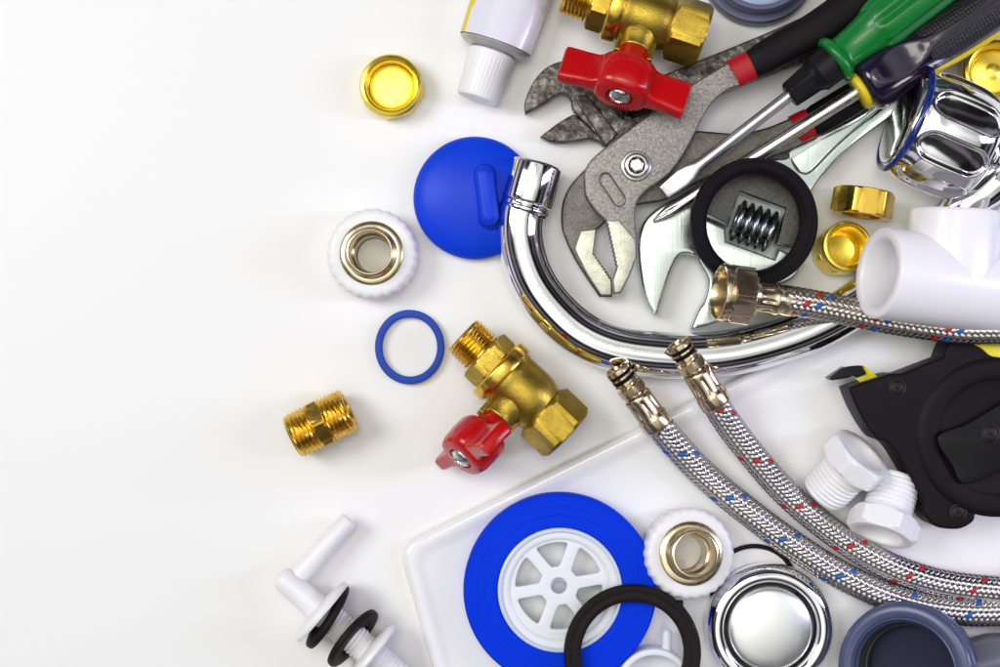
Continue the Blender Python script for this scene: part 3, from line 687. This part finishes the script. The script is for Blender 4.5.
# ================================================================== tape roll
def build_roll():
    t = thing('tape_roll', 'large bright blue tape roll on a white six spoked reel on the tray', 'tape roll', at(559, 586, TZ))
    m = MB(); prof = [(61, 1), (62, 0), (92, 0), (94, 1)]
    prof += [(94.6, 22), (94, 24.4)]
    r = 93
    while r > 63:
        prof += [(r, 25 + .15 * math.sin(r * 3.1)), (r - 1.2, 25.25 + .2 * math.sin(r * 1.7)), (r - 2.2, 24.9)]; r -= 2.6
    prof += [(61.5, 24), (61, 22)]
    m.lathe(prof, 144, closed=True); m.build('tape', 'blue_tape', t, ang=50)
    m = MB(); m.lathe([(57, 2), (58, 1), (60.6, 1), (60.9, 2), (60.9, 25.5), (60, 26.8), (58, 27), (57, 26)], 120, closed=True); m.build('reel_core', 'core', t, ang=50)
    # spoked wheel by curve with holes
    def circ(R, n=64): return [(559 + R * math.cos(2 * PI * k / n), 586 + R * math.sin(2 * PI * k / n), 1) for k in range(n)]
    loops = [circ(57), circ(8, 32)]
    for k in range(6):
        a0 = math.radians(-100 + 60 * k); lp = []
        # rounded trapezoid between spokes: spoke half width 6.2
        def pt(r, off): return a0 + off, r
        ro, ri, w_ = 43.5, 19.5, 6.0
        ho = math.radians(30) - math.asin(w_ / ro); hi = math.radians(30) - math.asin(w_ / ri)
        c = []
        N1 = 8
        for q in range(N1 + 1): c.append((a0 - ho + 2 * ho * q / N1, ro))
        for q in range(3): c.append((a0 + max(hi, .12) - 2 * max(hi, .12) * q / 2, ri))
        pp = [Vector((559 + r_ * math.cos(a), 586 + r_ * math.sin(a))) for a, r_ in c]
        # round the polygon corners
        out = []
        for i, p in enumerate(pp):
            A = pp[i - 1]; B = pp[(i + 1) % len(pp)]
            da, db = (A - p), (B - p)
            if abs((A - p).normalized().dot((B - p).normalized())) > .93: out.append((p.x, p.y, 1)); continue
            ta = min(4.5, da.length * .5); tb = min(4.5, db.length * .5)
            s0, s1 = p + da.normalized() * ta, p + db.normalized() * tb
            for u in (0, .25, .5, .75, 1):
                q = s0 * (1 - u) ** 2 + p * 2 * u * (1 - u) + s1 * u * u; out.append((q.x, q.y, 1))
        loops.append(out)
    plate('spoked_reel', loops, TZ + 14, TZ + 21, 'wheel', t, 1.3)
    m = MB(); m.lathe([(48, 20), (50, 23), (53, 23.6), (57, 23.4), (57.3, 12)], 120); m.build('reel_rim', 'wheel', t, ang=50)
    m = MB(); m.lathe([(12, 4), (8.4, 4), (8.4, 14.4), (12, 14.4)], 48); m.build('hub', 'core', t)
build_roll()

# ================================================================== tank inlet elbow
def build_elbow():
    t = thing('overflow_elbow', 'white plastic elbow with threaded shank, flange and two black rubber washers, bottom left', 'pipe elbow', at(300, 600, 0))
    base = W(300, 600, 0)
    a = W(350, 519, 18) - base; b = W(287, 588, 26) - base
    m = MB(); d = (b - a).normalized()
    m.tube([a, a + d * 1.2, a + d * 3, a.lerp(b, .3), a.lerp(b, .7), b], [6, 8.4, 9.2, 9.6, 10.2, 10.8], 32)
    T = frame(285, 580, 30, .76, .65, 0); T.translation -= base
    m.lathe([(0, -8.5), (6, -8), (10.5, -5), (12, 0), (12.2, 8), (12.6, 22), (13.4, 36), (14, 46)], 48, T)
    m.build('elbow_pipe', 'white', t, ang=60)
    m = MB(); m.lathe([(13, 41), (24, 42), (33, 43.5), (36, 45.5), (36.6, 48), (35.6, 50.4), (30, 51), (13, 51)], 80, T); m.build('flange', 'white', t, ang=50)
    T1 = T @ Matrix.Translation((0, 0, 54)) @ Matrix.Rotation(math.radians(-9), 4, 'Y') @ Matrix.Rotation(math.radians(7), 4, 'X')
    m = MB(); m.lathe(ringprof(35, 14, -2.4, 4, 1.8), 80, T1, closed=True); m.build('washer', 'rubber_brown', t, ang=60)
    m = MB(); thread(m, 15.5, 1.8, 51, 170, 4.2, T=T); m.lathe([(0, 168), (13, 168.5), (14, 170)], 40, T); m.build('threaded_shank', 'white', t, ang=70)
    T2 = T @ Matrix.Translation((0, 0, 87)) @ Matrix.Rotation(math.radians(16), 4, 'Y') @ Matrix.Rotation(math.radians(3), 4, 'X')
    m = MB(); m.lathe(ringprof(34, 17, -2.6, 4, 1.8), 80, T2, closed=True); m.build('washer', 'rubber_brown', t, ang=60)
    m = MB(); m.lathe([(15, 104), (22, 104.5), (31, 106), (34.4, 109), (35, 112), (33, 114), (24, 115), (15, 115.4)], 80, T); m.build('back_nut', 'white', t, ang=50)
build_elbow()

# ================================================================== drain cover
t = thing('drain_cover', 'round chrome drain cover with a domed centre button at the bottom edge', 'drain cover', at(767, 625, TZ))
m = MB(); m.lathe(spl := [(p.x, p.y) for p in spline([Vector((60, 0, 0)), Vector((62.6, 3, 0)), Vector((63.4, 9, 0)), Vector((62, 16, 0)), Vector((58, 21, 0)), Vector((53.5, 23.5, 0)), Vector((48.5, 22.8, 0)), Vector((45.2, 18.5, 0)), Vector((44.4, 10, 0))], 1.5)], 128); m.build('outer_ring', 'chrome', t, ang=80)
m = MB(); m.lathe([(44.6, 4), (38, 4)], 80); m.build('shadow_gap', 'hollow', t)
m = MB(); m.lathe([(41.4, 3), (41.6, 17), (41, 19.4), (39.6, 21), (36, 22.4), (28, 24.2), (17, 25.5), (8, 26), (0, 26.2)], 128); m.build('button', 'satin', t, ang=80)

# ================================================================== grey trap and grey cap
T = tilt(905, 671, 62, -.60, -.12)
t = thing('waste_trap', 'slate blue plastic waste trap with a wide open collar at the bottom right', 'waste trap', T)
rb = lambda r, d: (lambda a: r - d * (0.5 + 0.5 * math.cos(24 * a)))
m = MB(); m.lathe([(50, 2), (50.6, 5.4), (52, 6.4), (61.5, 6.6), (64, 4.8), (65, 1.5), (65, -4), (66, -5), (rb(66, 1.6), -9), (rb(62, 1.6), -36), (61, -38), (56, -42)], 288); m.build('collar', 'trap', t, ang=45)
m = MB(); m.lathe([(50.4, 5.2), (49.2, 5.6), (48, 4), (47.6, -1), (46, -2)], 96); m.build('inner_lip', 'trap', t, ang=45)
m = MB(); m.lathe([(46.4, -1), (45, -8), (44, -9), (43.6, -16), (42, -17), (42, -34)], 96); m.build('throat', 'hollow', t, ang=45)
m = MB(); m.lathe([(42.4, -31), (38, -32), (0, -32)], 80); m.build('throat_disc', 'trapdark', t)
m = MB(); m.lathe([(55, -38), (50, -40), (48, -42), (47, -44), (20, -45)], 96); m.build('trap_body', 'trapgrey', t, ang=45)
base = T.translation
m = MB(); Ti = T.inverted()
m.tube([Ti @ W(*p) for p in ((948, 672, 36), (966, 668, 34), (990, 661, 30), (1012, 660, 28), (1016, 660, 28), (1060, 660, 28))], [27, 27, 27, 27, 34, 34], 48); m.build('outlet_pipe', 'trapgrey', t, ang=40)

t = thing('pipe_socket_cap', 'violet grey round pipe cap with stepped rim cut by the top edge', 'pipe cap', tilt(757, -30, 0, -.04, -.04))
m = MB(); m.lathe([(0, 0), (52, 0), (57, 2), (58, 5), (57.4, 14), (56, 17), (52.4, 18), (50.6, 20), (50.4, 28), (49, 31)], 120); m.build('base_rim', 'capgrey', t, ang=40)
m = MB(); m.lathe([(49.2, 30), (48, 33), (45.6, 34), (43.6, 33), (43, 28), (42.6, 22), (40, 21)], 120); m.build('inner_rim', 'capgrey', t, ang=40)
m = MB(); m.lathe([(42.6, 24), (40, 25.5), (37, 25), (0, 23)], 96); m.build('membrane', 'capblue', t, ang=60)

# ================================================================== white tee
def build_tee():
    T = frame(877.5, 272.5, 97, .99, .125, -15, 0)
    t = thing('pipe_tee', 'thick white plastic pipe tee lying across the braided hose at the right', 'pipe tee', T)
    m = MB(); m.lathe([(30, 60), (30.5, 20), (31.6, 3), (33.2, .8), (35.6, 0), (40.6, 0), (42.4, .9), (43.2, 3), (43.2, 120), (43, 200), (0, 200)], 120); m.build('main_pipe', 'pvc', t, ang=50)
    # branch: local y is towards ... choose picture up
    R = T.to_3x3(); up = Vector((.06, 1, 0.02)).normalized(); up = up
    lz = (R.transposed() @ up).normalized(); lz.z *= 1; 
    lx = (Vector((0, 0, 1)) - lz * lz.z).normalized(); ly = lz.cross(lx)
    Tb = Matrix.Translation((0, 0, 78)) @ Matrix((lx, ly, lz)).transposed().to_4x4()
    m = MB(); m.lathe([(43.2, 0), (43.2, 66), (42.4, 68.4), (40.6, 69.4), (35, 69.4), (33, 68.4), (31, 66), (30.4, 40), (30, 36), (0, 36)], 120, Tb); m.build('branch_pipe', 'pvc', t, ang=50)
build_tee()

# ================================================================== white threaded plugs
def plug(T, label):
    t = thing('threaded_plug', label, 'plug', T, 'white threaded plugs')
    m = MB(); thread(m, 24.2, 2.4, -40, 0, 4.6); m.lathe([(0, -39), (20, -40.6), (22, -40)], 48); m.build('threaded_end', 'white_ptfe', t, ang=70)
    m = MB(); m.lathe([(20, -1)] + hexprof(30.5, -1, 21, 3.4) + [(24, 21), (22, 20), (21, 18), (20.4, 4), (0, 3.5)], 144); m.build('hex_head', 'white_ptfe', t, ang=26, bevel=1.4, seg=3)
plug(frame(849, 467, 42, .62, -.78, 26, 10), 'white nylon hex plug lying left, its open hexagon head at the upper right')
plug(frame(886, 516, 42, -.38, .92, 20, 24), 'white nylon hex plug lying right, its open hexagon head at the lower left')

# ================================================================== tape measure
def build_measure():
    t = thing('tape_measure', 'black tape measure with belt clip and yellow blade at the right edge', 'tape measure', at(960, 440, TZ))
    base = W(960, 440, TZ); z1 = 56
    oc = [(850, 391), (852.5, 386.5), (875, 379), (890, 374), (902, 373.5, 1), (943.6, 357.5, 1), (948, 346), (954, 338), (968, 332), (1000, 320), (1060, 330), (1090, 400), (1080, 480), (1000, 507.5), (978, 511.5), (974, 521), (962, 528.5), (947, 529), (934, 525.5), (924.5, 514), (922, 498), (905, 467), (889.6, 444.5), (875, 437), (860, 414)]
    plate('case', [oc], TZ + 1, z1, 'tape_case', t, 3, ang=60, res=4)
    ic = [(862, 396), (880, 388), (905, 384), (940, 370), (960, 356), (990, 348), (1050, 350), (1070, 400), (1060, 460), (1000, 494), (966, 500), (955, 512), (940, 508), (934, 490), (905, 452), (884, 432), (870, 420)]
    def rr(R, cx=996, cy=437, n=72): return [(cx + R * math.cos(2 * PI * k / n), cy + R * math.sin(2 * PI * k / n), 1) for k in range(n)]
    Tm = at(996, 437, z1 - 1); Tm.translation -= base
    m = MB(); m.lathe([(77, 0), (75, 1.6), (72, 3), (68, 3.4), (60, 3), (56, 2), (54.6, 1.2), (54, 1), (20, 1), (0, 1)], 128, Tm @ Matrix.Translation((0, 0, .8))); m.build('round_boss', 'tape_case', t, ang=50)
    plate('belt_clip', [[(938, 437), (969, 423), (1010, 398), (1050, 372, 1), (1060, 440, 1), (1010, 466), (966, 484), (952, 465)]], z1 + 5, z1 + 8, 'tape_clip', t, 1)
    for i, (x, y, r) in enumerate(((897, 388, 8), (990, 434, 9), (958, 512.5, 8))):
        Tq = at(x, y, z1 + (8 if i == 1 else 0)); Tq.translation -= base
        m = MB(); m.lathe([(r + 1, -1), (r + .6, .9), (r - .6, 1.2), (r - 1.6, .5)], 40, Tq); m.lathe([(r - 1.6, .4), (r * .66, 1.0), (r * .5, 1.5), (0, 1.7)], 40, Tq)
        for k in range(2): m.box((0, 0, 1.6), (1.6, r * .95, .7), Tq @ Matrix.Rotation(.4 + k * PI / 2, 4, 'Z'))
        m.build('screw', 'tape_screw', t, ang=40)
    # blade and hook
    m = MB(); a = W(876, 386, 40) - base; b = W(858, 371, 42) - base
    d = (b - a).normalized(); nn = Vector((0, 0, 1)).cross(d)
    v = []; 
    for s_ in range(7):
        for w_ in range(5):
            o_ = (w_ - 2) / 2; v.append(a.lerp(b, s_ / 6) + nn * o_ * 7.5 + Vector((0, 0, 2.4 * o_ * o_)))
    f = [(s_ * 5 + w_, s_ * 5 + w_ + 1, s_ * 5 + w_ + 6, s_ * 5 + w_ + 5) for s_ in range(6) for w_ in range(4)]
    m.add(v, f); m.build('blade', 'blade_yellow', t, ang=80, recalc=False)
    hk = plate('hook', [[(829.5, 378, 1), (843, 368), (861, 365.5), (864, 369), (867, 374, 1), (857, 378, 1), (853, 376), (848, 378), (832, 380.5, 1)]], 42, 47, 'tape_clip', t, 1)
    plate('hook_lip', [[(829.5, 378, 1), (846, 367, 1), (849, 371, 1), (833, 380.5, 1)]], 24, 46.6, 'tape_clip', t, .8)
    plate('yellow_side', [[(958, 337, 1), (984, 334), (1003, 336, 1), (1006, 359, 1), (999, 357.5), (990, 355.5), (980, 347.5)]], z1 - 4, z1 + 2, 'blade_yellow', t, 1)
build_measure()

# ================================================================== braided hoses
def braid(path, r, pitch, wire, tracers, n=12, wdt=4.4, taper=6):
    """woven sleeve: n strands each way, two over two under; tracers: {strand: material index}"""
    P = spline(path, 1.6); fr = frames(P); L = len(P); ds = (P[1] - P[0]).length
    mb = MB(); nw = 3
    for sgn in (1, -1):
        for k in range(n):
            v = []; f = []; ncs = 2 * nw + 1
            for i in range(L):
                s = i * ds; a = sgn * 2 * PI * s / pitch + 2 * PI * k / n
                cnt = 2 * s / pitch * n
                wv = math.sin(PI * cnt / 2 + PI * k + PI / 4) if sgn > 0 else -math.sin(PI * k - PI * cnt / 2 + PI / 4)
                rad = r - .6 + 1.15 * max(-1, min(1, 1.25 * wv))
                p, t, nn, b = fr[i]
                rd = nn * math.cos(a) + b * math.sin(a)
                tg = (-nn * math.sin(a) + b * math.cos(a))
                h = 2 * PI * r / pitch * sgn
                dr = (t + tg * h).normalized(); sd = rd.cross(dr).normalized()
                for q in range(ncs):
                    o_ = (q / (ncs - 1) - .5); hgt = (0.42 if q % 2 else 0) - abs(o_) * 1.0
                    v.append(p + rd * (rad + hgt) + sd * o_ * wdt)
            for i in range(L - 1):
                for q in range(ncs - 1):
                    f.append((i * ncs + q, i * ncs + q + 1, (i + 1) * ncs + q + 1, (i + 1) * ncs + q))
            mb.add(v, f, None, tracers.get((sgn, k), 0))
    return mb, P
def hose_thing(label, path, r, wire, tracers, tmats, pitch, root):
    t = thing('braided_hose', label, 'flexible hose', at(*root), 'braided flexible hoses')
    base = W(*root)
    pp = [W(*p) - base for p in path]
    mb, P = braid(pp, r, pitch, wire, tracers)
    mb.build('braided_sleeve', [wire] + tmats, t, ang=180, recalc=False)
    m = MB(); m.tube(P, r - 1.6, 20); m.build('inner_hose', 'inner_hose', t, ang=80)
    return t, base
def nozzle(t, base, p, d, elev, mname='brass_dull'):
    T = frame(*p, *d, elev); T.translation -= base
    m = MB(); m.lathe([(6, 14), (7, 2), (8, 0), (10.6, -.4), (12, .8), (12.4, 3), (12.4, 5), (10.6, 5.6), (10.4, 8), (12, 8.6), (12.2, 10.6), (10.4, 11.2), (10.2, 14), (12.2, 14.6), (12.4, 17), (11, 18), (9.6, 19), (9.6, 24)], 48, T); nz = m.build('nipple_end', mname, t, ang=35)
    for z in (6.8, 12.6):
        m = MB(); m.lathe(torusprof(10.6, 1.5, 1.3, z, 10), 40, T, closed=True); m.build('o_ring', 'black', nz, ang=90)
    m = MB(); m.lathe([(9, 20.5)] + hexprof(12.2, 21, 31, 1.4, rot=.3) + [(10, 31), (10, 33), (12.4, 34)], 72, T); m.build('hexagon', mname, nz, ang=26)
    # crimped ferrule with long flutes
    fl = lambda r, dd: (lambda a: r - dd * max(0, math.cos(8 * a)) ** 2)
    m = MB(); m.lathe([(11.6, 33), (13, 33.6), (14, 35.4), (14, 38), (fl(14, .8), 40), (fl(14, 1.7), 43), (fl(14.2, 1.7), 54), (fl(14.4, .8), 57), (14.6, 59), (15.4, 60.2), (15.6, 62), (15.6, 71), (15.2, 73), (14.2, 74), (12, 74.2)], 128, T); m.build('ferrule', mname, t, ang=40)
    return T
# blue marked hose (in front), red marked hose
t, b = hose_thing('braided steel hose with blue marks, lower of the two nozzle ended hoses', [(660.5, 427, 36), (671, 440, 33), (700, 471, 26), (746, 510, 24), (799, 549, 24), (850, 580, 24), (898, 600, 25), (945, 610, 25), (1000, 611.5, 25), (1080, 604, 25), (1150, 590, 25)], 13.6, 'wire', {(-1, 9): 1}, ['tracer_blue'], 66, (750, 512, TZ))
nozzle(t, b, (616, 368, 48), (.60, .80), -9.5)
t, b = hose_thing('braided steel hose with red marks, upper of the two nozzle ended hoses', [(716, 404, 46), (723, 416, 43), (741, 441, 36), (782, 489, 26), (826, 527, 24), (876, 559.5, 24), (930, 580, 24), (985, 588.5, 26), (1020, 588, 30), (1090, 575, 34), (1150, 560, 34)], 13.0, 'wire', {(-1, 4): 1}, ['tracer_red'], 64, (800, 506, TZ))
nozzle(t, b, (677, 343, 62), (.56, .83), -10)
t, b = hose_thing('braided hose with blue and red marks and brass nut, under the white tee', [(783, 299.5, 58), (800, 302, 60), (840, 309.5, 61), (880, 318, 62), (925, 325, 65), (962, 329.5, 68), (1000, 330, 70), (1060, 334, 72), (1110, 338, 72)], 13.4, 'wire_warm', {(-1, 9): 1, (-1, 7): 2}, ['tracer_blue', 'tracer_red'], 68, (850, 312, 0))
T = frame(719, 292, 68, .99, .12, -9, 14); T.translation -= b
m = MB(); m.lathe([(22, 26), (23, 6), (24, 3), (24.4, 1), (25.6, -.6), (27.4, 0), (28, 2), (28, 5), (27, 6.5), (27, 8)], 96, T); m.lathe([(24, 7)] + hexprof(27.5, 7.5, 30, 2.2, rot=.35) + [(22, 30.4), (20, 32), (19, 36), (14, 38)], 96, T); m.build('hex_nut', 'brass_dull', t, ang=26)
m = MB(); m.lathe([(22.6, 16), (16, 17), (12, 18), (11.4, 17), (11.4, 26)], 60, T); m.build('nut_seat', 'brass', t)
fl = lambda r, dd: (lambda a: r - dd * max(0, math.cos(8 * a)) ** 2)
m = MB(); m.lathe([(12, 34), (14, 35), (14.6, 38), (fl(14.4, .6), 40), (fl(14.2, 1.4), 44), (fl(14.2, 1.4), 50), (14.4, 53), (15.4, 55), (15.6, 58), (14.6, 60), (14.4, 64), (14.9, 66), (15, 72), (14.2, 73.4), (12, 73.6)], 128, T); m.build('ferrule', 'brass_dull', t, ang=40)

# ================================================================== light
def area(name, loc, size, power, color, target=(0, 0, 0), sy=None):
    l = bpy.data.lights.new(name, 'AREA'); l.energy = power; l.color = color; l.size = size * S
    if sy: l.shape = 'RECTANGLE'; l.size_y = sy * S
    o = bpy.data.objects.new(name, l); COL.objects.link(o); o.location = Vector(loc) * S
    o.rotation_euler = (Vector(target) - Vector(loc)).to_track_quat('-Z', 'Y').to_euler(); return o
area('key_softbox', (-2500, 900, 2900), 1500, 15.2, (0.97, 0.975, 1.0), (-60, 30, 0))
area('overhead_softbox', (-150, 500, 2500), 900, 2.4, (1.0, 0.965, 0.82), (0, 0, 0), 700)
area('side_strip', (1700, 100, 1000), 300, 3.2, (0.72, 0.71, 1.0), (200, 0, 0), 1200)

w = bpy.data.worlds.new('World'); scn.world = w; w.use_nodes = True
nt = w.node_tree; N = nt.nodes; L = nt.links; bg = N['Background']
tc = N.new('ShaderNodeTexCoord'); sx = N.new('ShaderNodeSeparateXYZ'); L.new(tc.outputs['Generated'], sx.inputs['Vector'])
cr = N.new('ShaderNodeValToRGB'); L.new(sx.outputs['Z'], cr.inputs['Fac'])
e = cr.color_ramp.elements
e[0].position = 0.0; e[0].color = (0.05, 0.04, 0.04, 1)
e[1].position = 1.0; e[1].color = (1.5, 1.5, 1.46, 1)
for pos, c in ((0.10, (0.03, 0.025, 0.03, 1)), (0.17, (0.42, 0.40, 0.50, 1)), (0.30, (0.48, 0.46, 0.56, 1)), (0.36, (0.03, 0.03, 0.03, 1)), (0.50, (0.04, 0.035, 0.035, 1)), (0.54, (0.14, 0.13, 0.14, 1)), (0.60, (0.14, 0.13, 0.14, 1)), (0.64, (0.02, 0.02, 0.02, 1)), (0.79, (0.03, 0.03, 0.03, 1)), (0.83, (1.0, 1.0, 0.97, 1)), (0.92, (1.05, 1.05, 1.02, 1))):
    q = cr.color_ramp.elements.new(pos); q.color = c
# invented surroundings for the chrome reflections: brighter to the left, broken by dark shapes
nz = N.new('ShaderNodeTexNoise'); nz.inputs['Scale'].default_value = 2.2; nz.inputs['Detail'].default_value = 1
L.new(tc.outputs['Generated'], nz.inputs['Vector'])
mr = N.new('ShaderNodeMapRange'); mr.inputs['From Min'].default_value = 0.42; mr.inputs['From Max'].default_value = 0.56; mr.inputs['To Min'].default_value = 0.55; mr.inputs['To Max'].default_value = 1.25
L.new(nz.outputs['Fac'], mr.inputs['Value'])
mx = N.new('ShaderNodeMath'); mx.operation = 'MULTIPLY_ADD'; mx.inputs[1].default_value = -0.35; mx.inputs[2].default_value = 0.85
L.new(sx.outputs['X'], mx.inputs[0])
mm = N.new('ShaderNodeMath'); mm.operation = 'MULTIPLY'; L.new(mr.outputs['Result'], mm.inputs[0]); L.new(mx.outputs['Value'], mm.inputs[1])
sc = N.new('ShaderNodeMath'); sc.operation = 'MULTIPLY'; sc.inputs[1].default_value = 1.0; L.new(mm.outputs['Value'], sc.inputs[0])
L.new(cr.outputs['Color'], bg.inputs['Color']); L.new(sc.outputs['Value'], bg.inputs['Strength'])

# ================================================================== camera
cam = bpy.data.cameras.new('camera'); co = bpy.data.objects.new('camera', cam); COL.objects.link(co)
cam.sensor_width = 36; cam.lens = 36 * H / 1000; cam.clip_start = 0.01; cam.clip_end = 50
co.location = (0, 0, H * S); scn.camera = co
scn.view_settings.view_transform = 'Standard'; scn.view_settings.look = 'None'
scn.view_settings.exposure = 0.0; scn.view_settings.gamma = 1.0
scn.render.engine = 'CYCLES'
